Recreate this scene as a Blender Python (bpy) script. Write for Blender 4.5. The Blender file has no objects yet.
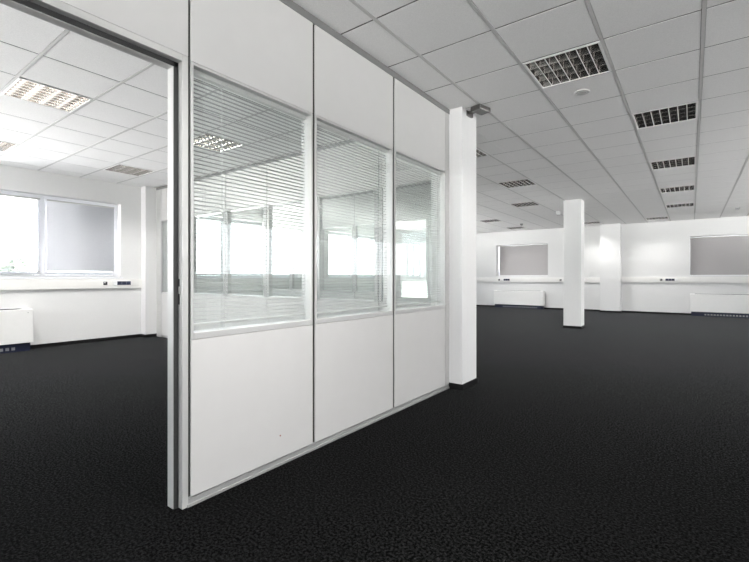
import bpy, bmesh, math, random
from mathutils import Vector, Matrix
random.seed(7)
C = bpy.context.scene.collection
PI = math.pi
R = math.radians

# ------------------------------------------------------------------ helpers
class MB:
    """collects simple shapes and links them as ONE mesh object"""
    def __init__(s): s.v, s.f, s.mi, s.sm = [], [], [], []
    def add(s, vs, fs, m=0, smooth=False):
        b = len(s.v); s.v += [tuple(p) for p in vs]
        for f in fs:
            s.f.append([b+i for i in f]); s.mi.append(m); s.sm.append(smooth)
        return s
    def box(s, x0, x1, y0, y1, z0, z1, m=0):
        return s.add([(x0,y0,z0),(x1,y0,z0),(x1,y1,z0),(x0,y1,z0),(x0,y0,z1),(x1,y0,z1),(x1,y1,z1),(x0,y1,z1)],
                     [(0,3,2,1),(4,5,6,7),(0,1,5,4),(1,2,6,5),(2,3,7,6),(3,0,4,7)], m)
    def quad(s, a, b, c, d, m=0): return s.add([a,b,c,d], [(0,1,2,3)], m)
    def ring(s, x0, x1, z0, z1, y0, y1, l, r, b, t, m=0):
        """rectangular frame in the xz plane"""
        s.box(x0, x0+l, y0, y1, z0, z1, m); s.box(x1-r, x1, y0, y1, z0, z1, m)
        s.box(x0+l, x1-r, y0, y1, z0, z0+b, m); s.box(x0+l, x1-r, y0, y1, z1-t, z1, m); return s
    def prism(s, prof, axis, a0, a1, m=0, smooth=False):
        """closed profile extruded along an axis; prof pairs go to the two other axes in order"""
        n = len(prof)
        def P(p, a):
            if axis == 'x': return (a, p[0], p[1])
            if axis == 'y': return (p[0], a, p[1])
            return (p[0], p[1], a)
        vs = [P(p, a0) for p in prof] + [P(p, a1) for p in prof]
        fs = [(i, (i+1) % n, n+(i+1) % n, n+i) for i in range(n)]
        b = len(s.v); s.add(vs, fs, m, smooth)
        s.f.append([b+i for i in range(n)][::-1]); s.mi.append(m); s.sm.append(False)
        s.f.append([b+n+i for i in range(n)]); s.mi.append(m); s.sm.append(False)
        return s
    def cyl(s, c, r, h, axis='z', n=20, r2=None, m=0):
        r2 = r if r2 is None else r2
        vs = []
        for rr, a in ((r, 0), (r2, h)):
            for k in range(n):
                t = 2*PI*k/n; p, q = rr*math.cos(t), rr*math.sin(t)
                d = {'z': (p, q, a), 'x': (a, p, q), 'y': (p, a, q)}[axis]
                vs.append((c[0]+d[0], c[1]+d[1], c[2]+d[2]))
        b = len(s.v); s.add(vs, [(i, (i+1) % n, n+(i+1) % n, n+i) for i in range(n)], m, True)
        s.f.append([b+i for i in range(n)][::-1]); s.mi.append(m); s.sm.append(False)
        s.f.append([b+n+i for i in range(n)]); s.mi.append(m); s.sm.append(False)
        return s
    def lathe(s, c, prof, n=24, m=0):
        vs = [(c[0]+r*math.cos(2*PI*k/n), c[1]+r*math.sin(2*PI*k/n), c[2]+z) for r, z in prof for k in range(n)]
        fs = [(j*n+i, j*n+(i+1) % n, (j+1)*n+(i+1) % n, (j+1)*n+i) for j in range(len(prof)-1) for i in range(n)]
        return s.add(vs, fs, m, True)
    def rot(s, mat):
        s.v = [tuple(mat @ Vector(p)) for p in s.v]; return s
    def build(s, name, mats, parent=None, bevel=0, loc=None):
        me = bpy.data.meshes.new(name); me.from_pydata(s.v, [], s.f)
        for m in (mats if isinstance(mats, (list, tuple)) else [mats]): me.materials.append(m)
        me.polygons.foreach_set('material_index', s.mi); me.polygons.foreach_set('use_smooth', s.sm)
        bm = bmesh.new(); bm.from_mesh(me); bmesh.ops.recalc_face_normals(bm, faces=bm.faces); bm.to_mesh(me); bm.free()
        o = bpy.data.objects.new(name, me); C.objects.link(o)
        if parent: o.parent = parent
        if loc: o.location = loc
        if bevel:
            b = o.modifiers.new('bevel', 'BEVEL'); b.width = bevel; b.segments = 2; b.limit_method = 'ANGLE'; b.angle_limit = R(40)
        return o
def tag(o, label, cat, group=None):
    o['label'] = label; o['category'] = cat; o['kind'] = 'thing'
    if group: o['group'] = group
    return o
def empty(name, loc=(0,0,0), rz=0):
    o = bpy.data.objects.new(name, None); C.objects.link(o); o.location = loc; o.rotation_euler = (0,0,rz)
    o.empty_display_size = .1; return o
def thing(name, label, cat, loc=(0,0,0), rz=0, group=None): return tag(empty(name, loc, rz), label, cat, group)
def struct(o): o['kind'] = 'structure'; return o
def copy_tree(o, parent=None):
    c = o.copy(); C.objects.link(c)
    if parent: c.parent = parent
    for ch in list(o.children): copy_tree(ch, c)
    return c

# ------------------------------------------------------------------ materials
def mat(name, col, rough=.6, metal=0, spec=.5):
    m = bpy.data.materials.new(name); m.use_nodes = True
    b = m.node_tree.nodes['Principled BSDF']
    b.inputs['Base Color'].default_value = (*col, 1); b.inputs['Roughness'].default_value = rough
    b.inputs['Metallic'].default_value = metal; b.inputs['Specular IOR Level'].default_value = spec
    return m
def noisy(m, scale, amount, bump=0, detail=3, dist=.002):
    """procedural mottling (and bump) in object space"""
    nt = m.node_tree; N = nt.nodes; L = nt.links; b = N['Principled BSDF']
    col = b.inputs['Base Color'].default_value[:]
    tc = N.new('ShaderNodeTexCoord'); n = N.new('ShaderNodeTexNoise')
    n.inputs['Scale'].default_value = scale; n.inputs['Detail'].default_value = detail
    L.new(tc.outputs['Object'], n.inputs['Vector'])
    r = N.new('ShaderNodeValToRGB'); r.color_ramp.elements[0].position = .3; r.color_ramp.elements[1].position = .7
    r.color_ramp.elements[0].color = (*[c*(1-amount) for c in col[:3]], 1)
    r.color_ramp.elements[1].color = (*[min(1, c*(1+amount)) for c in col[:3]], 1)
    L.new(n.outputs['Fac'], r.inputs['Fac']); L.new(r.outputs['Color'], b.inputs['Base Color'])
    if bump:
        bp = N.new('ShaderNodeBump'); bp.inputs['Strength'].default_value = bump; bp.inputs['Distance'].default_value = dist
        L.new(n.outputs['Fac'], bp.inputs['Height']); L.new(bp.outputs['Normal'], b.inputs['Normal'])
    return m
M = {}
M['wall'] = noisy(mat('wall_paint', (.72,.72,.715), .85, spec=.2), 60, .012, .06)
M['tile'] = noisy(mat('ceiling_tile', (.86,.855,.85), .95, spec=.1), 140, .05, .12)
M['runner'] = noisy(mat('ceiling_runner', (.60,.595,.59), .6, spec=.25), 30, .02)
M['gap'] = noisy(mat('tile_joint', (.09,.09,.09), .9, spec=.1), 40, .02)
M['plenum'] = noisy(mat('concrete_slab', (.25,.25,.25), .9), 5, .1)
M['panel'] = noisy(mat('partition_panel_white', (.54,.536,.528), .55, spec=.3), 8, .01)
M['alu'] = noisy(mat('painted_aluminium', (.54,.54,.53), .30, .25), 20, .01)
M['alu_frame'] = noisy(mat('window_frame_aluminium', (.50,.50,.495), .35, .2), 20, .01)
M['alu_grey'] = noisy(mat('grey_aluminium', (.36,.36,.355), .35, .3), 20, .02)
M['trim_grey'] = noisy(mat('grey_ceiling_channel', (.20,.20,.197), .45, .2), 20, .02)
M['groove'] = noisy(mat('dark_joint_strip', (.025,.023,.022), .6), 20, .05)
M['rubber'] = noisy(mat('black_rubber', (.03,.03,.03), .7), 30, .05)
M['skirt'] = noisy(mat('black_skirting', (.004,.004,.0045), .6, spec=.3), 30, .1)
M['upvc'] = noisy(mat('white_window_plastic', (.80,.81,.84), .35), 15, .008)
M['slat'] = noisy(mat('blind_slat', (.36,.37,.37), .4, spec=.4), 15, .01)
M['cord'] = mat('blind_cord', (.45,.46,.46), .7); noisy(M['cord'], 50, .05)
M['trunk'] = noisy(mat('trunking_plastic', (.80,.79,.77), .4), 15, .01)
M['navy'] = noisy(mat('dark_blue_plastic', (.012,.017,.045), .35), 15, .05)
M['black'] = noisy(mat('black_plastic', (.012,.012,.014), .4), 15, .05)
M['white'] = noisy(mat('white_plastic', (.82,.82,.82), .4), 15, .01)
M['heater'] = noisy(mat('heater_enamel', (.80,.795,.78), .4), 12, .01)
M['slot'] = noisy(mat('heater_slot', (.10,.10,.10), .5), 12, .05)
M['louvre'] = noisy(mat('bright_louvre', (.72,.695,.67), .2, 1.0), 12, .02)
M['lamp'] = noisy(mat('fluorescent_tube', (.82,.82,.80), .3), 12, .01)
_b = M['lamp'].node_tree.nodes['Principled BSDF']; _b.inputs['Emission Color'].default_value = (1, .98, .96, 1); _b.inputs['Emission Strength'].default_value = 2.2
M['fixture'] = noisy(mat('white_steel', (.84,.84,.83), .4), 12, .01)
M['sensor'] = noisy(mat('dark_sensor_metal', (.13,.125,.12), .35, .6), 40, .15)
M['bark'] = noisy(mat('bark', (.12,.09,.07), .9), 6, .3)
M['leaf'] = noisy(mat('leaves', (.30,.35,.27), .7), 1.3, .3)
M['lawn'] = noisy(mat('ground_outside', (.42,.43,.40), .95), .3, .15)
M['nail'] = noisy(mat('rusty_screw', (.25,.07,.04), .6), 30, .1)

def glass(name, tint=(1,1,1), boost=1.0):
    m = bpy.data.materials.new(name); m.use_nodes = True; nt = m.node_tree; N = nt.nodes; L = nt.links
    N.remove(N['Principled BSDF']); out = N['Material Output']
    t = N.new('ShaderNodeBsdfTransparent'); t.inputs['Color'].default_value = (*tint, 1)
    g = N.new('ShaderNodeBsdfGlossy'); g.inputs['Roughness'].default_value = 0.0
    ge = N.new('ShaderNodeNewGeometry'); mx = N.new('ShaderNodeMixShader')
    def math_(op, *v):                 # Schlick reflectance of a thin sheet, the same from both sides
        n = N.new('ShaderNodeMath'); n.operation = op; n.use_clamp = op != 'DOT'
        for k, q in enumerate(v):
            if isinstance(q, (int, float)): n.inputs[k].default_value = q
            else: L.new(q, n.inputs[k])
        return n.outputs[0]
    dt = N.new('ShaderNodeVectorMath'); dt.operation = 'DOT_PRODUCT'; L.new(ge.outputs['Normal'], dt.inputs[0]); L.new(ge.outputs['Incoming'], dt.inputs[1])
    ab = math_('ABSOLUTE', dt.outputs['Value']); p5 = math_('POWER', math_('SUBTRACT', 1.0, ab), 5.0)
    fr = math_('ADD', math_('MULTIPLY', p5, .96), .04*boost)
    L.new(fr, mx.inputs[0]); L.new(t.outputs[0], mx.inputs[1]); L.new(g.outputs[0], mx.inputs[2])
    L.new(mx.outputs[0], out.inputs['Surface']); return m
M['glass'] = glass('clear_window_glass')
M['pglass'] = glass('partition_glass', (.985,.995,.99))

def fabric(name, col, trans):
    m = bpy.data.materials.new(name); m.use_nodes = True; nt = m.node_tree; N = nt.nodes; L = nt.links
    N.remove(N['Principled BSDF']); out = N['Material Output']
    tc = N.new('ShaderNodeTexCoord'); n = N.new('ShaderNodeTexNoise'); n.inputs['Scale'].default_value = 90
    L.new(tc.outputs['Object'], n.inputs['Vector'])
    r = N.new('ShaderNodeValToRGB'); r.color_ramp.elements[0].color = (*[c*.95 for c in col], 1); r.color_ramp.elements[1].color = (*[c*1.05 for c in col], 1)
    L.new(n.outputs['Fac'], r.inputs['Fac'])
    d = N.new('ShaderNodeBsdfDiffuse'); t = N.new('ShaderNodeBsdfTranslucent'); mx = N.new('ShaderNodeMixShader'); mx.inputs[0].default_value = trans
    L.new(r.outputs['Color'], d.inputs['Color']); L.new(r.outputs['Color'], t.inputs['Color'])
    L.new(d.outputs[0], mx.inputs[1]); L.new(t.outputs[0], mx.inputs[2]); L.new(mx.outputs[0], out.inputs['Surface']); return m
M['screen'] = fabric('grey_blind_fabric', (.47,.455,.455), .10)
M['winslat'] = fabric('white_blind_slat', (.58,.59,.62), .0)

def carpet():
    m = mat('black_carpet', (.03,.03,.032), .95, spec=.02); nt = m.node_tree; N = nt.nodes; L = nt.links; b = N['Principled BSDF']
    tc = N.new('ShaderNodeTexCoord')
    n1 = N.new('ShaderNodeTexNoise'); n1.inputs['Scale'].default_value = 120; n1.inputs['Detail'].default_value = 3; n1.inputs['Roughness'].default_value = .7
    n2 = N.new('ShaderNodeTexNoise'); n2.inputs['Scale'].default_value = 1.6; n2.inputs['Detail'].default_value = 4
    vo = N.new('ShaderNodeTexVoronoi'); vo.inputs['Scale'].default_value = 150
    n3 = N.new('ShaderNodeTexNoise'); n3.inputs['Scale'].default_value = 75; n3.inputs['Detail'].default_value = 2
    for n in (n1, n2, n3, vo): L.new(tc.outputs['Object'], n.inputs['Vector'])
    av = N.new('ShaderNodeMix'); av.data_type = 'FLOAT'; av.inputs[0].default_value = .6
    L.new(n1.outputs['Fac'], av.inputs[2]); L.new(n3.outputs['Fac'], av.inputs[3])
    r = N.new('ShaderNodeValToRGB'); e = r.color_ramp.elements
    e[0].position = .45; e[0].color = (.0005,.0005,.0005,1); e[1].position = .60; e[1].color = (.010,.010,.0103,1)
    L.new(av.outputs[0], r.inputs['Fac'])
    r2 = N.new('ShaderNodeValToRGB'); r2.color_ramp.elements[0].color = (.82,.82,.82,1); r2.color_ramp.elements[1].color = (1.12,1.12,1.12,1)
    L.new(n2.outputs['Fac'], r2.inputs['Fac'])
    mx = N.new('ShaderNodeMix'); mx.data_type = 'RGBA'; mx.blend_type = 'MULTIPLY'; mx.inputs[0].default_value = 1
    L.new(r.outputs['Color'], mx.inputs[6]); L.new(r2.outputs['Color'], mx.inputs[7]); L.new(mx.outputs[2], b.inputs['Base Color'])
    bp = N.new('ShaderNodeBump'); bp.inputs['Strength'].default_value = .3; bp.inputs['Distance'].default_value = .004
    L.new(vo.outputs['Distance'], bp.inputs['Height']); L.new(bp.outputs['Normal'], b.inputs['Normal'])
    mh = N.new('ShaderNodeMapRange'); mh.inputs[1].default_value = .44; mh.inputs[2].default_value = .60; mh.inputs[3].default_value = .0; mh.inputs[4].default_value = .48
    L.new(av.outputs[0], mh.inputs[0]); L.new(mh.outputs[0], b.inputs['Sheen Weight']); b.inputs['Sheen Roughness'].default_value = .18
    return m
M['carpet'] = carpet()

# ------------------------------------------------------------------ key dimensions (metres; camera stands at x=0 y=0)
EYE = 1.2088; HC = 3.04; T = .625; GX, GY = -1.182, 3.0615
XP = -2.126; TH = .096           # face and thickness of the glazed partition
XW = -8.99; YF = 16.94; XR = 5.0; YB = -4.0; YO = -4.0
PY = 4.36                         # face of the cross partition
PY2 = 7.2

# ------------------------------------------------------------------ floor, ceiling, walls
fl = MB().box(XW-.3, XR+.3, YB-.3, YF+.3, -.2, 0); struct(fl.build('floor', M['carpet']))
struct(MB().box(XW-.4, XR+.4, YB-.4, YF+.5, 3.3, 3.5).build('roof', M['plenum']))

LIGHTS = [(0,1),(1,4),(1,8),(1,12),(1,16),(0,20),(-3,4),(-3,8),(-4,12),(-7,16),(-7,20),(-3,20),(0,-3),(-7,-3),(-11,-3),(-11,0),(-7,0)]
ce = MB()
i0, i1 = -14, 12; j0, j1 = -13, 23
def tiles(xl, xh, yl, yh, along):
    """lay-in tiles with wide runners along one axis and narrow joints along the other"""
    gx, gy = (.0135, .0065) if along == 'y' else (.0065, .0135)
    for i in range(i0, i1):
        for j in range(j0, j1):
            if (i, j) in LIGHTS: continue
            xa, xb = max(GX+i*T+gx, xl), min(GX+(i+1)*T-gx, xh); ya, yb = max(GY+j*T+gy, yl), min(GY+(j+1)*T-gy, yh)
            if xb-xa < .02 or yb-ya < .02: continue
            e = .002
            ce.add([(xa,ya,HC+e),(xb,ya,HC+e),(xb,yb,HC+e),(xa,yb,HC+e),(xa+e,ya+e,HC),(xb-e,ya+e,HC),(xb-e,yb-e,HC),(xa+e,yb-e,HC)],
                   [(4,7,6,5),(0,1,5,4),(1,2,6,5),(2,3,7,6),(3,0,4,7)], 0)
    for i in range(i0, i1+1):
        x = GX+i*T
        if xl < x < xh:
            if along == 'y': ce.box(x-.012, x+.012, yl, yh, HC-.002, HC+.02, 1)
            else:
                for j in range(j0, j1):
                    ya, yb = max(GY+j*T+.0155, yl), min(GY+(j+1)*T-.0155, yh)
                    if yb > ya: ce.box(x-.010, x+.010, ya, yb, HC+.005, HC+.02, 2)
    for j in range(j0, j1+1):
        y = GY+j*T
        if yl < y < yh:
            if along == 'x': ce.box(xl, xh, y-.012, y+.012, HC-.002, HC+.02, 1)
            else:
                for i in range(i0, i1):
                    xa, xb = max(GX+i*T+.0155, xl), min(GX+(i+1)*T-.0155, xh)
                    if xb > xa: ce.box(xa, xb, y-.010, y+.010, HC+.005, HC+.02, 2)
tiles(XW, XP-.05, YB, PY+.05, 'x'); tiles(XP-.05, XR, YB, YF, 'y'); tiles(XW, XP-.05, PY+.05, YF, 'y')
struct(ce.build('ceiling', [M['tile'], M['runner'], M['gap']]))

def wall(name, axis, c0, c1, a0, a1, holes, z1=3.32, skirt=None):
    """wall slab between c0 and c1 on its thin axis, from a0 to a1, with rectangular openings (lo, hi, z0, z1)"""
    mb = MB()
    def bx(u0, u1, z0, zz):
        if u1-u0 < 1e-4 or zz-z0 < 1e-4: return
        if axis == 'x': mb.box(c0, c1, u0, u1, z0, zz)
        else: mb.box(u0, u1, c0, c1, z0, zz)
    a = a0
    for lo, hi, za, zb in sorted(holes):
        bx(a, lo, 0, z1); bx(lo, hi, 0, za); bx(lo, hi, zb, z1); a = hi
    bx(a, a1, 0, z1)
    return struct(mb.build(name, M['wall']))
WZ0, WZ1 = 1.205, 2.645
WL = [(-3.8,-1.05), (.11,3.763), (4.92,8.57), (9.73,13.38), (14.4,15.5)]
WF = [(-6.396,-4.384), (-.05,2.0)]
WR = [(6.2,9.85), (11.0,14.65)]
WB = [(-8.5,-4.85), (-.6,1.3), (1.6,4.8)]  # rear glazing, out of view, added to bring in more daylight
wall('wall_left', 'x', XW-.3, XW, YO, YF+.3, [(a,b,WZ0,WZ1) for a, b in WL])
wall('wall_far', 'y', YF, YF+.45, XW-.3, XR+.3, [(a,b,1.25,2.51) for a, b in WF])
wall('wall_right', 'x', XR, XR+.3, YB, YF, [(a,b,WZ0,WZ1) for a, b in WR])
wall('wall_rear', 'y', YB-.3, YB, XW-.3, XR+.3, [(a,b,.4,2.9) for a, b in WB])
wall('wall_corridor', 'x', XP-TH, XP, YB, .10, [])

# pilasters and free columns
def column(name, x0, x1, y0, y1):
    c = struct(MB().box(x0, x1, y0, y1, .0, 3.3).build(name, M['wall'], bevel=.006))
    b = MB(); g = .009
    b.box(x0-g, x1+g, y0-g, y0, 0, .06).box(x0-g, x1+g, y1, y1+g, 0, .06).box(x0-g, x0, y0, y1, 0, .06).box(x1, x1+g, y0, y1, 0, .06)
    b.build('skirting', M['skirt'], c); return c
column('column', -2.355, -1.975, 4.235, 4.615)
column('column', -2.462, -2.078, 10.89, 11.27)
struct(MB().box(-2.56, -1.95, 16.62, YF, 0, 3.3).build('wall_pilaster_far', M['wall'], bevel=.005))
struct(MB().box(XW, -8.80, 4.14, PY+.2, 0, 3.3).build('wall_pilaster_left', M['wall'], bevel=.005))
SK = .06; g = .011
struct(MB().box(XW, XW+g, YO, 4.14, 0, SK).box(XW, -8.80, 4.14-g, 4.14, 0, SK).box(-8.80, -8.80+g, 4.14-g, PY, 0, SK)
       .box(XW, XW+g, PY+.2, YF, 0, SK).build('baseboard_left', M['skirt']))
struct(MB().box(XW, -2.56, YF-g, YF, 0, SK).box(-2.56-g, -2.56, 16.62-g, YF-g, 0, SK).box(-2.56, -1.95, 16.62-g, 16.62, 0, SK)
       .box(-1.95, -1.95+g, 16.62-g, YF-g, 0, SK).box(-1.95, XR, YF-g, YF, 0, SK).build('baseboard_far', M['skirt']))
struct(MB().box(XR-g, XR, YB, YF, 0, SK).build('baseboard_right', M['skirt']))
struct(MB().box(XP, XP+g, YB, .10, 0, SK).build('baseboard_corridor', M['skirt']))

# ------------------------------------------------------------------ windows: local x = width, y = outwards, z up from the floor
def window(n, loc, rz, w, z0, z1, sashes, sill=True, setback=.15):
    o = struct(empty('window_%d' % n, loc, rz))
    f = MB().ring(0, w, z0, z1, setback, setback+.07, .055, .055, .045, .05)
    step = w/sashes
    for k in range(1, sashes): f.box(k*step-.03, k*step+.03, setback, setback+.07, z0+.045, z1-.05)
    f.build('frame', M['upvc'], o, bevel=.004)
    for k in range(sashes):
        xa = k*step + (.055 if k == 0 else .03); xb = (k+1)*step - (.055 if k == sashes-1 else .03)
        s = MB().ring(xa+.002, xb-.002, z0+.047, z1-.052, setback-.012, setback+.055, .045, .045, .05, .05).build('sash', M['upvc'], o, bevel=.004)
        MB().box(xa+.045, xb-.045, setback+.02, setback+.026, z0+.095, z1-.10).build('pane', M['glass'], s)
    if sill: MB().box(-.03, w+.03, -.035, setback, z0-.022, z0).build('sill', M['upvc'], o, bevel=.004)
    # sampling portal in the opening (gives off no light of its own)
    la = bpy.data.lights.new('daylight_portal', 'AREA'); la.shape = 'RECTANGLE'; la.size = w; la.size_y = z1-z0; la.cycles.is_portal = True
    lo = bpy.data.objects.new('daylight_portal', la); C.objects.link(lo)
    Rm = Matrix.Translation(Vector(loc)) @ Matrix.Rotation(rz, 4, 'Z')
    lo.matrix_world = Rm @ Matrix.Translation((w/2, .29 if setback < .2 else .44, (z0+z1)/2)) @ Matrix.Rotation(-PI/2, 4, 'X')
    return o
n = 0
for a, b in WL:
    n += 1; window(n, (XW, a, 0), PI/2, b-a, WZ0, WZ1, 3 if b-a > 3 else 2)
for a, b in WF:
    n += 1; window(n, (a, YF, 0), 0, b-a, 1.25, 2.51, 2, sill=False, setback=.36)
for a, b in WR:
    n += 1; window(n, (XR, b, 0), -PI/2, b-a, WZ0, WZ1, 3)
for a, b in WB:
    n += 1; window(n, (b, YB, 0), PI, b-a, .4, 2.9, 3)

# ------------------------------------------------------------------ venetian blinds
def slats_mb(x0, x1, z0, z1, pitch, wid, tilt, yc, th=.0006):
    mb = MB(); k = 0; z = z0
    ca, sa = math.cos(tilt), math.sin(tilt)
    while z < z1:
        top, bot = [], []
        for s in (-1, -.5, 0, .5, 1):
            a = s*wid/2; h = .0022*(1-s*s)
            top.append((yc+a*ca-(h+th)*sa, z+a*sa+(h+th)*ca)); bot.append((yc+a*ca-h*sa, z+a*sa+h*ca))
        mb.prism(top+bot[::-1], 'x', x0, x1, 0, True)
        z += pitch
    return mb
def venetian(label, loc, rz, w, z0, z1, yc, tilt, group, pitch=.0225, wid=.025, m='slat', cords=(.13,.5,.87), wand=None, ladder=True):
    o = thing('venetian_blind', label, 'blind', loc, rz, group)
    MB().box(0, w, yc-.014, yc+.014, z1-.028, z1).build('headrail', M['alu'], o, bevel=.002)
    slats_mb(0.002, w-.002, z0+.03, z1-.035, pitch, wid, tilt, yc).build('slats', M[m], o)
    MB().box(0, w, yc-.012, yc+.012, z0, z0+.012).build('bottom_rail', M['alu'], o, bevel=.002)
    for c in cords:
        cm = MB()
        for s in (-1, 1): cm.cyl((w*c, yc+s*(wid/2+.001)*math.cos(tilt), z0+.01), .0008, z1-z0-.03, 'z', 6)
        cm.build('ladder_cord', M['cord'], o)
    if wand:
        for x, l in wand: MB().cyl((x, yc-.02, z1-.03-l), .0013, l, 'z', 8).cyl((x, yc-.02, z1-.05-l), .004, .03, 'z', 8).build('pull_cord', M['cord'], o)
    return o
for label, k, tl in (('white blind lowered with open slats in left window sash, tree behind', 1, R(8)),
                     ('white closed blind filling the right window sash beside grey white pilaster', 2, R(84))):
    st = (3.763-.11)/3
    venetian(label, (XW, .11+k*st, 0), PI/2, st-.075-.055 if k == 2 else st-.10, WZ0+.10, WZ1-.065, .11, tl, 'blinds in the office window', m='winslat',
             pitch=.0215, wid=.025, cords=(.1,.5,.9)).location.y += .05

# grey roller blinds in the far wall
def roller(label, x0, x1, y, z0, z1):
    o = thing('roller_blind', label, 'blind', (x0, y, 0), 0, 'grey roller blinds on the far wall')
    w = x1-x0
    MB().box(0, w, 0, .002, z0+.03, z1-.03).build('fabric', M['screen'], o)
    MB().cyl((0, .02, z1-.03), .022, w, 'x', 16).build('roller_tube', M['alu'], o)
    MB().box(0, w, -.008, .010, z0, z0+.03).build('bottom_bar', M['white'], o, bevel=.003)
    MB().box(w-.06, w-.02, -.014, -.008, z0+.005, z0+.024).build('pull_tab', M['black'], o)
roller('grey roller blind fully lowered in the small far window left of white column', WF[0][0]+.05, WF[0][1]-.01, YF+.28, 1.256, 2.50)
roller('grey brown roller blind fully lowered in far window at right edge', WF[1][0]+.01, WF[1][1]-.01, YF+.28, 1.256, 2.50)

# ------------------------------------------------------------------ glazed partition modules: local x = width, y = depth behind the face, z up
GZ0, GZ1, PZ1, TZ = .878, 2.352, 2.987, .048
def module(label, loc, rz, w, jl, group, jr=0):
    o = thing('partition_module', label, 'partition panel', loc, rz, group)
    MB().box(0, w, 0, TH, TZ, GZ0-.002).build('lower_panel', M['panel'], o, bevel=.0015)
    MB().box(0, w, 0, TH, GZ1+.002, PZ1).build('upper_panel', M['panel'], o, bevel=.0015)
    f = MB().ring(0, w, GZ0, GZ1, 0, TH, .016, .016, .034, .014).build('window_frame', M['alu_frame'], o, bevel=.002)
    for y in (.010, TH-.016): MB().box(.015, w-.015, y, y+.006, GZ0+.033, GZ1-.013).build('glass_pane', M['pglass'], o)
    j = MB().box(-jl, 0, .011, TH-.011, TZ, PZ1)
    if jr: j.box(w, w+jr, .011, TH-.011, TZ, PZ1)
    j.build('joint_strip', M['groove'], o)
    return o
FR = [(1.235, 2.1395, .015, 'white glazed partition module nearest the door frame, blind behind its glass'),
      (2.165, 3.138, .0255, 'middle white glazed partition module of the three beside the doorway'),
      (3.168, 4.148, .030, 'white glazed partition module next to the column, furthest from doorway')]
for a, b, jl, lab in FR: module(lab, (XP, a, 0), PI/2, b-a, jl, 'glazed partition modules', jr=.012 if b > 4 else 0)
# blinds between the two panes of each module
venetian('grey white venetian blind behind nearest partition glass beside the door frame', (XP, FR[0][0]+.019, 0), PI/2, FR[0][1]-FR[0][0]-.052, .945, 2.336, .048, R(2),
         'blinds in the glazed partition', wid=.020, cords=(.10,.81), wand=[(.185,1.36),(.835,1.37)])
venetian('grey white venetian blind behind the middle glass pane of the long partition', (XP, FR[1][0]+.019, 0), PI/2, FR[1][1]-FR[1][0]-.052, .945, 2.336, .048, R(2),
         'blinds in the glazed partition', wid=.020, cords=(.12,.52,.9), wand=[(.82,1.36)])
venetian('grey white venetian blind behind the furthest partition glass beside the column', (XP, FR[2][0]+.019, 0), PI/2, FR[2][1]-FR[2][0]-.052, .945, 2.336, .048, R(2),
         'blinds in the glazed partition', wid=.020, cords=(.12,.72,.9), wand=[(.88,1.36)])
MB().cyl((XP+.0015-.003, 1.845, .19), .005, .0035, 'x', 10).build('screw_mark', M['nail'], None)
tag(bpy.data.objects['screw_mark'], 'tiny rust red screw head on the lower panel nearest the doorway', 'screw')

# profiles of the partition
struct(MB().box(XP-TH-.004, XP+.004, -.9, 4.235, PZ1, HC-.001).build('trim_1', M['trim_grey']))
struct(MB().box(XP-TH+.004, XP-.010, 1.22, 4.235, .0, TZ).box(XP-.010, XP+.006, 1.213, 4.235, 0, .014).box(XP-.010, XP-.002, 1.213, 4.235, .014, .040).build('trim_2', M['alu_grey']))
struct(MB().box(XP-TH, XP-.001, 4.160, 4.235, TZ, PZ1).build('trim_3', M['panel']))

# door frame (its leaf is out of the picture)
DY, DZ, D0 = 1.187, 2.333, .20
d = struct(empty('door_1', (XP, DY, 0)))
f = MB(); LIP = .027
for s, y in ((1, 0), (-1, D0-DY)):
    f.box(-.039, 0, *sorted((y, y+s*.033)), 0, DZ+.035)
    f.box(-.098, -.043, *sorted((y-s*LIP, y+s*.033)), 0, DZ+.035)
f.box(-.039, 0, D0-DY, 0, DZ, DZ+.035); f.box(-.098, -.043, D0-DY, 0, DZ-LIP, DZ+.035)
f.build('frame', M['alu'], d, bevel=.002)
gk = MB()
for s, y in ((1, 0), (-1, D0-DY)): gk.box(-.0445, -.038, *sorted((y-s*(LIP-.003), y+s*.033)), 0, DZ+.035)
gk.box(-.0445, -.038, D0-DY, 0, DZ-LIP+.003, DZ+.035); gk.build('gasket', M['rubber'], d)
pl = MB().box(-.037, -.016, -.0012, .001, 1.035, 1.235).build('strike_plate', M['alu'], d)
MB().box(-.035, -.023, -.0025, -.0010, 1.160, 1.200).build('latch_slot', M['black'], pl)
MB().box(-.035, -.023, -.0025, -.0010, 1.066, 1.122).build('bolt_slot', M['black'], pl)
o = thing('overdoor_panel', 'plain white partition panel above the open doorway, at top left', 'partition panel', (XP, .10, 0), PI/2)
MB().box(0, 1.120, 0, TH, DZ+.036, PZ1).build('panel', M['panel'], o, bevel=.0015)
struct(MB().box(XP-TH, XP, .10, D0-.034, 0, PZ1).build('wall_door_side', M['panel']))

# cross partitions inside: one beyond the office, one further on
def cross(y, xs, labels, group):
    for k in range(len(xs)-1):
        o = module(labels[k], (xs[k]+.012, y, 0), 0, xs[k+1]-xs[k]-.012, .012, group)
        for x0, x1 in ((0, .055), (xs[k+1]-xs[k]-.067, xs[k+1]-xs[k]-.012)):
            MB().box(x0, x1, -.010, -.0005, GZ0+.02, GZ1-.01).build('post', M['alu_grey'], o, bevel=.002)
xs1 = [-8.62, -7.50, -6.42, -5.34, -4.26, -3.18, -2.357]
cross(PY, xs1, ['white glazed panel of the back office partition seen beside the door jamb',
                'second glazed module of the back office partition from left, through near blind',
                'third glazed module of the back office partition from left, through near blind',
                'fourth glazed module of the back office partition from left, through blinds',
                'fifth glazed module of the back office partition from left, through blinds',
                'last glazed module of the back office partition ending at the near column'], 'back office partition modules')
struct(MB().box(-8.80, -8.62, PY, PY+TH, 0, PZ1).build('trim_4', M['alu']))
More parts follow.
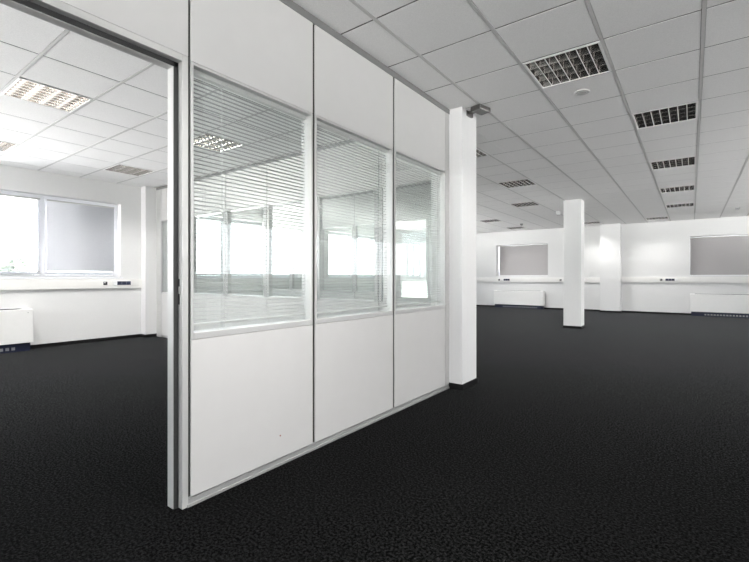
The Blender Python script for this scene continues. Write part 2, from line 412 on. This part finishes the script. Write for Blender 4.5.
struct(MB().box(-8.80, -2.357, PY-.004, PY+TH+.004, PZ1, HC-.001).build('trim_5', M['trim_grey']))
struct(MB().box(-8.80, -2.357, PY+.008, PY+TH-.008, 0, TZ).build('trim_6', M['alu_grey']))
xs2 = [XW, -7.9, -6.9, -5.9, -4.95, -4.05]
cross(PY2, xs2, ['glazed module at the window wall of the distant partition, seen through two panes',
                 'second glazed module from window wall in the distant partition behind the office',
                 'third glazed module from window wall in the distant partition behind the office',
                 'fourth glazed module from window wall in the distant partition behind the office',
                 'free end glazed module of the distant partition behind the office'], 'distant partition modules')
struct(MB().box(XW, -4.05, PY2-.004, PY2+TH+.004, PZ1, HC-.001).build('trim_7', M['trim_grey']))
struct(MB().box(XW, -4.05, PY2+.008, PY2+TH-.008, 0, TZ).build('trim_8', M['alu_grey']))
struct(MB().box(-4.05, -3.99, PY2, PY2+TH, 0, PZ1).build('trim_9', M['alu']))

# ------------------------------------------------------------------ cable trunking, sockets and heaters
def trunking(label, x0, x1, loc, rz, z0=1.0, z1=1.178):
    o = thing('cable_trunking', label, 'trunking', loc, rz, 'white cable trunking along the walls')
    MB().box(x0, x1, -.040, 0, z0, z1).build('channel', M['trunk'], o, bevel=.004)
    MB().box(x0+.002, x1-.002, -.043, -.0395, z0+.045, z1-.045).build('cover', M['trunk'], o, bevel=.002)
    for xa, xb in ((x0-.001, x0+.003), (x1-.003, x1+.001)): MB().box(xa, xb, -.042, 0, z0-.001, z1+.001).build('end_cap', M['trunk'], o)
trunking('white cable trunking under the office window, ending at the pilaster', YO+.01, 4.135, (XW, 0, 0), PI/2)
trunking('white cable trunking on far wall under the small blinded window', XW+.01, -2.57, (0, YF, 0), 0, 1.022, 1.20)
trunking('white cable trunking on far wall between pilaster and right picture edge', -1.94, XR-.02, (0, YF, 0), 0, 1.04, 1.22)
trunking('white cable trunking on right hand window wall, mirrored in the partition glass', -16.5, 3.9, (XR, 0, 0), -PI/2)
def data_socket(label, loc, rz):
    o = thing('data_socket', label, 'socket', loc, rz, 'single dark outlets on the trunking')
    MB().box(-.04, .04, -.007, 0, -.04, .04).build('plate', M['white'], o, bevel=.002)
    MB().box(-.035, .035, -.012, -.006, -.034, .030).build('insert', M['black'], o, bevel=.002)
    MB().box(-.028, .005, -.0135, -.0115, .004, .016).build('label_field', M['trunk'], o)
def power_socket(label, loc, rz, flip=False):
    o = thing('power_socket', label, 'socket', loc, rz, 'dark blue socket strips on the trunking')
    MB().box(-.16, .16, -.008, 0, -.044, .044).build('plate', M['white'], o, bevel=.002)
    s = -1 if flip else 1
    for k in (-.0, 1, 2):
        x = s*(-.045 + k*.083)
        ins = MB().box(x-.040, x+.040, -.012, -.007, -.036, .036).cyl((x, -.0125, 0), .021, .003, 'y', 20).build('insert', M['navy'], o, bevel=.001)
        MB().cyl((x-.009, -.0140, 0), .003, .003, 'y', 8).cyl((x+.009, -.0140, 0), .003, .003, 'y', 8).build('pin_hole', M['black'], ins)
    x = -s*.122
    MB().box(x-.028, x+.028, -.012, -.007, -.036, .036).build('blank_insert', M['white'], o, bevel=.002)
data_socket('small dark outlet on office trunking, left of the blue socket strip', (XW+.0435, 3.465, 1.095), PI/2)
power_socket('dark blue socket strip on the office trunking beside white pilaster', (XW+.0435, 3.76, 1.095), PI/2)
data_socket('small dark outlet on far trunking below left corner of small window', (-6.26, YF-.0435, 1.111), 0)
power_socket('dark blue socket strip on far trunking below the small window', (-5.99, YF-.0435, 1.111), 0)
data_socket('small dark outlet on far trunking just left of the free column', (-3.92, YF-.0435, 1.111), 0)
data_socket('small dark outlet on far trunking right of the far pilaster', (-.808, YF-.0435, 1.130), 0)
power_socket('dark socket strip on far trunking left of the right hand window', (-.53, YF-.0435, 1.130), 0, True)

def heater(label, loc, rz, w, dep=.24):
    o = thing('convector_heater', label, 'heater', loc, rz, 'low white convector heaters')
    MB().box(0, w, -dep, 0, .135, .685).build('casing', M['heater'], o, bevel=.006)
    gr = MB().box(.12, w-.12, -dep+.04, -.05, .684, .692)
    for k in range(int((w-.26)/.012)): gr.box(.125+k*.012, .130+k*.012, -dep+.045, -.055, .692, .697)
    gr.build('top_grille', M['slot'], o)
    MB().box(.03, w-.03, -dep+.04, -.01, 0, .136).build('plinth', M['navy'], o)
    b = MB().box(.34, w-.10, -dep+.039, -dep+.045, .028, .078, 1)
    for k in range(int((w-.5)/.075)): b.box(.36+k*.075, .405+k*.075, -dep+.034, -dep+.042, .03, .075)
    b.build('plinth_grille', [M['alu_grey'], M['navy']], o)
    MB().cyl((w-.07, -dep-.002, .63), .007, .004, 'y', 10).build('screw', M['alu_grey'], o)
heater('low white convector heater under the office window at left picture edge', (XW, .25, 0), PI/2, 2.06)
heater('low white convector heater under the small far window left of column', (-6.40, YF-.03, 0), 0, 1.92)
heater('low white convector heater under the right hand far window', (-.045, YF-.03, 0), 0, 2.06)

heater('low white convector heater on right hand wall, mirrored in nearest partition pane', (XR, 8.1, 0), -PI/2, 2.06)
heater('low white convector heater on right hand wall, mirrored in middle partition pane', (XR, 12.7, 0), -PI/2, 2.06)
data_socket('small dark outlet on right wall trunking, mirrored in the middle pane', (XR-.0435, 9.4, 1.095), -PI/2)
power_socket('dark blue socket strip on right wall trunking, mirrored in the middle pane', (XR-.0435, 9.1, 1.095), -PI/2)

# ------------------------------------------------------------------ ceiling lights: square recessed louvre fittings
def make_light():
    o = empty('ceiling_light'); w = T-.027; h = w/2
    hs = MB().box(-h, h, -h, h, .088, .095)
    for a, b in ((-h, -h+.004), (h-.004, h)): hs.box(a, b, -h, h, 0, .09); hs.box(-h, h, a, b, 0, .09)
    hs.build('housing', M['fixture'], o)
    fw = .016
    MB().box(-h, -h+fw, -h, h, -.005, .004).box(h-fw, h, -h, h, -.005, .004).box(-h+fw, h-fw, -h, -h+fw, -.005, .004).box(-h+fw, h-fw, h-fw, h, -.005, .004).build('frame', M['fixture'], o, bevel=.0015)
    iw = h-fw; rows = 4; p = 2*iw/rows; lv = MB()
    dep = .052
    def prof(t):                      # t 0..1 from the lower edge of a trough to its lamp slot
        return (p/2-.0012)*(1-t)**.55*.72 + (p/2-.0012)*.28, dep*t
    ts = [0, .12, .28, .46, .66, .85, 1]
    for r in range(rows):
        cy = -iw+p*(r+.5)
        for s in (-1, 1):
            pts = [(cy+s*prof(t)[0], prof(t)[1]) for t in ts]
            for k in range(len(pts)-1):
                (ya, za), (yb, zb) = pts[k], pts[k+1]
                lv.add([(-iw, ya, za), (iw, ya, za), (iw, yb, zb), (-iw, yb, zb)], [(0,1,2,3)], 0, True)
        outl = [(cy+prof(t)[0], prof(t)[1]) for t in ts] + [(cy-prof(t)[0], prof(t)[1]) for t in ts[::-1]]
        for c in range(0, 8):
            x = -iw + c*2*iw/7
            lv.prism(outl, 'x', x-.002, x+.002)
    for r in range(1, rows):
        y = -iw+p*r; lv.box(-iw, iw, y-.003, y+.003, -.001, .003, 0)
    for c in range(0, 8):
        x = -iw + c*2*iw/7; lv.box(x-.003, x+.003, -iw, iw, -.0015, .001, 1)  # white edges stand in for bright reflections on the metal blades
    lv.build('louvre', [M['louvre'], M['fixture']], o)
    for r in range(rows):
        MB().cyl((-iw, -iw+p*(r+.5), .064), .013, 2*iw, 'x', 12).build('tube', M['lamp'], o)
    return o
LL = {(0,1): 'nearest louvre light in the open office ceiling, bright reflections at left end',
      (0,-3): 'unseen louvre light added above picture top edge to brighten the lower partition panels',  # added fitting out of view, there to brighten the lower panels
      (1,4): 'dark brown louvre light, largest of the row running to far wall',
      (1,8): 'second dark louvre light in the right hand ceiling row',
      (1,12): 'third dark louvre light in the right hand ceiling row',
      (1,16): 'fourth dark louvre light in the right hand ceiling row, close to far wall',
      (0,20): 'last small louvre light touching the far wall right of pilaster',
      (-3,4): 'louvre light mostly hidden behind the near column top',
      (-3,8): 'louvre light right of the near column, nearest of that left row',
      (-4,12): 'second louvre light of the left row behind the near column',
      (-7,16): 'flat looking louvre light beside the near column, above far window',
      (-7,20): 'louvre light over the small far window, closest to its wall',
      (-3,20): 'small louvre light just right of the free column top',
      (-7,-3): 'bright louvre light in the office ceiling, largest seen through doorway',
      (-11,-3): 'bright louvre light cut by the left picture edge above office window',
      (-11,0): 'bright louvre light in the office ceiling near the pilaster corner',
      (-7,0): 'louvre light seen through the nearest partition blind'}
proto = None; LAMP = 14
for ij in LIGHTS:
    o = make_light() if proto is None else copy_tree(proto)
    proto = proto or o
    o.location = (GX+(ij[0]+.5)*T, GY+(ij[1]+.5)*T, HC)
    tag(o, LL[ij], 'ceiling light', 'recessed louvre lights')
    la = bpy.data.lights.new('lamp_light', 'AREA'); la.shape = 'SQUARE'; la.size = .54; la.energy = LAMP*(.4 if ij[0] < -5 and ij[1] < 2 else .05 if ij[1] > 18 else 1.7 if ij == (0,-3) else 1.0 if ij[1] < 5 else 1.0); la.spread = R(112 if ij == (0,-3) else 122 if ij == (0,1) else 138); la.color = (1, .98, .96)
    lo = bpy.data.objects.new('lamp_light', la); C.objects.link(lo); lo.parent = o; lo.location = (0, 0, -.008)

# ------------------------------------------------------------------ detectors and the sensor box
def detector(label, x, y, r=.055, h=.03, m='white'):
    o = thing('smoke_detector', label, 'detector', (x, y, HC), 0, 'ceiling detectors')
    MB().lathe((0,0,0), [(r*1.15,.002),(r*1.15,-.008),(r,-.010),(r*.92,-h*.7),(r*.6,-h),(0,-h)]).build('base', M[m], o)
    MB().lathe((0,0,-h), [(r*.62,.003),(r*.62,-.004),(r*.3,-.008),(0,-.008)]).build('sensor_head', M['alu_grey'], o)
detector('round flat detector on the ceiling just beyond nearest louvre light', -.871, 4.61, .06, .012, 'runner')
detector('small detector on the ceiling at right edge near far wall', .968, 14.74, .05, .05, 'alu_grey')
detector('small detector on ceiling above the small far window', -4.67, 14.72, .05, .06, 'alu_grey')
detector('small white detector on ceiling left of the free column', -2.98, 12.6, .06, .10)
o = thing('motion_sensor', 'dark grey box shaped sensor on bracket at top of near column', 'sensor', (-1.82, 4.36, 3.010), R(-15))
MB().box(-.062, .062, -.095, .095, -.026, .024).build('body', M['sensor'], o, bevel=.008)
fc = MB()
for k in range(7): fc.box(-.050, .050, -.080+k*.024, -.070+k*.024, -.031, -.025)
fc.build('grille', M['alu_grey'], o)
MB().box(-.15, -.055, -.03, .03, -.005, .015).box(-.165, -.145, -.06, .06, -.035, .025).build('bracket', M['sensor'], o, bevel=.003)

# ------------------------------------------------------------------ outside: ground and a tree beyond the office window
struct(MB().cyl((-38, 8.6, -4.3), 6, .3, 'z', 32).build('ground', M['lawn']))
def tree(label, x, y, h, cr, seed):
    rnd = random.Random(seed)
    o = thing('tree', label, 'tree', (x, y, -4.0), 0, 'trees outside')
    tb = MB(); tb.cyl((0,0,0), .28, h*.6, 'z', 12, .16)
    lf = MB()
    cl = []
    for k in range(26):
        a = rnd.uniform(0, 2*PI); rr = cr*math.sqrt(rnd.random())*.8; z = h*rnd.uniform(.45, .9)
        c = Vector((rr*math.cos(a), rr*math.sin(a), z)); cl.append(c)
        b0 = Vector((0,0,h*rnd.uniform(.35,.58))); dv = c-b0
        t = dv.to_track_quat('Z', 'Y').to_matrix().to_4x4(); t.translation = b0
        bb = MB().cyl((0,0,0), .07, dv.length, 'z', 6, .02).rot(t); tb.add(bb.v, bb.f)
    for c in cl:
        for q in range(130):
            u = Vector((rnd.gauss(0,1), rnd.gauss(0,1), rnd.gauss(0,.8))); u.normalize(); p = c+u*cr*.34*rnd.random()**.4
            nrm = Vector((rnd.uniform(-1,1), rnd.uniform(-1,1), rnd.uniform(-1,1))).normalized(); s = rnd.uniform(.10,.20)
            a = nrm.orthogonal().normalized()*s; b = nrm.cross(a)*.6
            lf.quad(p-a, p-b, p+a, p+b)
    tb.build('trunk', M['bark'], o); lf.build('foliage', M['leaf'], o)
tree('pale leafy tree outside the office window, low in the left sash', -38, 8.6, 7.1, 1.7, 3)

# ------------------------------------------------------------------ daylight: a bright overcast sky, lightest on the office side
SKY = 7.0
w = bpy.data.worlds.new('overcast_sky'); bpy.context.scene.world = w; w.use_nodes = True
N = w.node_tree.nodes; L = w.node_tree.links; bg = N['Background']
tc = N.new('ShaderNodeTexCoord'); sx = N.new('ShaderNodeSeparateXYZ'); L.new(tc.outputs['Generated'], sx.inputs[0])
mr = N.new('ShaderNodeMapRange'); mr.inputs[1].default_value = -1; mr.inputs[2].default_value = 1; L.new(sx.outputs[2], mr.inputs[0])
rp = N.new('ShaderNodeValToRGB'); e = rp.color_ramp.elements
e[0].position = .0; e[0].color = (2.7,2.7,2.67,1); e[1].position = 1; e[1].color = (.34,.41,.50,1)  # glow below the horizon set far above the sky's, added to light the ceiling
x = e.new(.485); x.color = (2.7,2.7,2.67,1); x = e.new(.50); x.color = (.40,.415,.43,1)
L.new(mr.outputs[0], rp.inputs['Fac']); L.new(rp.outputs['Color'], bg.inputs['Color'])
m2 = N.new('ShaderNodeMapRange'); m2.inputs[1].default_value = -1; m2.inputs[2].default_value = 1; m2.inputs[3].default_value = SKY*1.65; m2.inputs[4].default_value = SKY*.75
L.new(sx.outputs[0], m2.inputs[0]); 
m3 = N.new('ShaderNodeMapRange'); m3.inputs[1].default_value = -1; m3.inputs[2].default_value = 1; m3.inputs[3].default_value = SKY*.85; m3.inputs[4].default_value = SKY*.75
gt = N.new('ShaderNodeMath'); gt.operation = 'GREATER_THAN'; gt.inputs[1].default_value = 0
ms = N.new('ShaderNodeMix'); ms.data_type = 'FLOAT'; L.new(sx.outputs[0], m3.inputs[0]); L.new(sx.outputs[2], gt.inputs[0])
L.new(gt.outputs[0], ms.inputs[0]); L.new(m3.outputs[0], ms.inputs[2]); L.new(m2.outputs[0], ms.inputs[3]); L.new(ms.outputs[0], bg.inputs['Strength'])

# ------------------------------------------------------------------ camera
cd = bpy.data.cameras.new('camera'); cam = bpy.data.objects.new('camera', cd); C.objects.link(cam)
cam.location = (0, 0, EYE); cam.rotation_euler = (PI/2, 0, .6388)
cd.sensor_width = 36; cd.lens = 427.18*36/749; cd.shift_y = -(281-277.28)/749; cd.clip_start = .05; cd.clip_end = 500
S = bpy.context.scene; S.camera = cam
S.view_settings.view_transform = 'Standard'; S.view_settings.look = 'None'; S.view_settings.gamma = 1; S.view_settings.exposure = 0.85
S.view_settings.use_curve_mapping = False
cy = S.cycles
cy.max_bounces = 14; cy.diffuse_bounces = 10; cy.glossy_bounces = 6; cy.transparent_max_bounces = 40; cy.transmission_bounces = 8
cy.use_denoising = True; cy.sample_clamp_indirect = 20
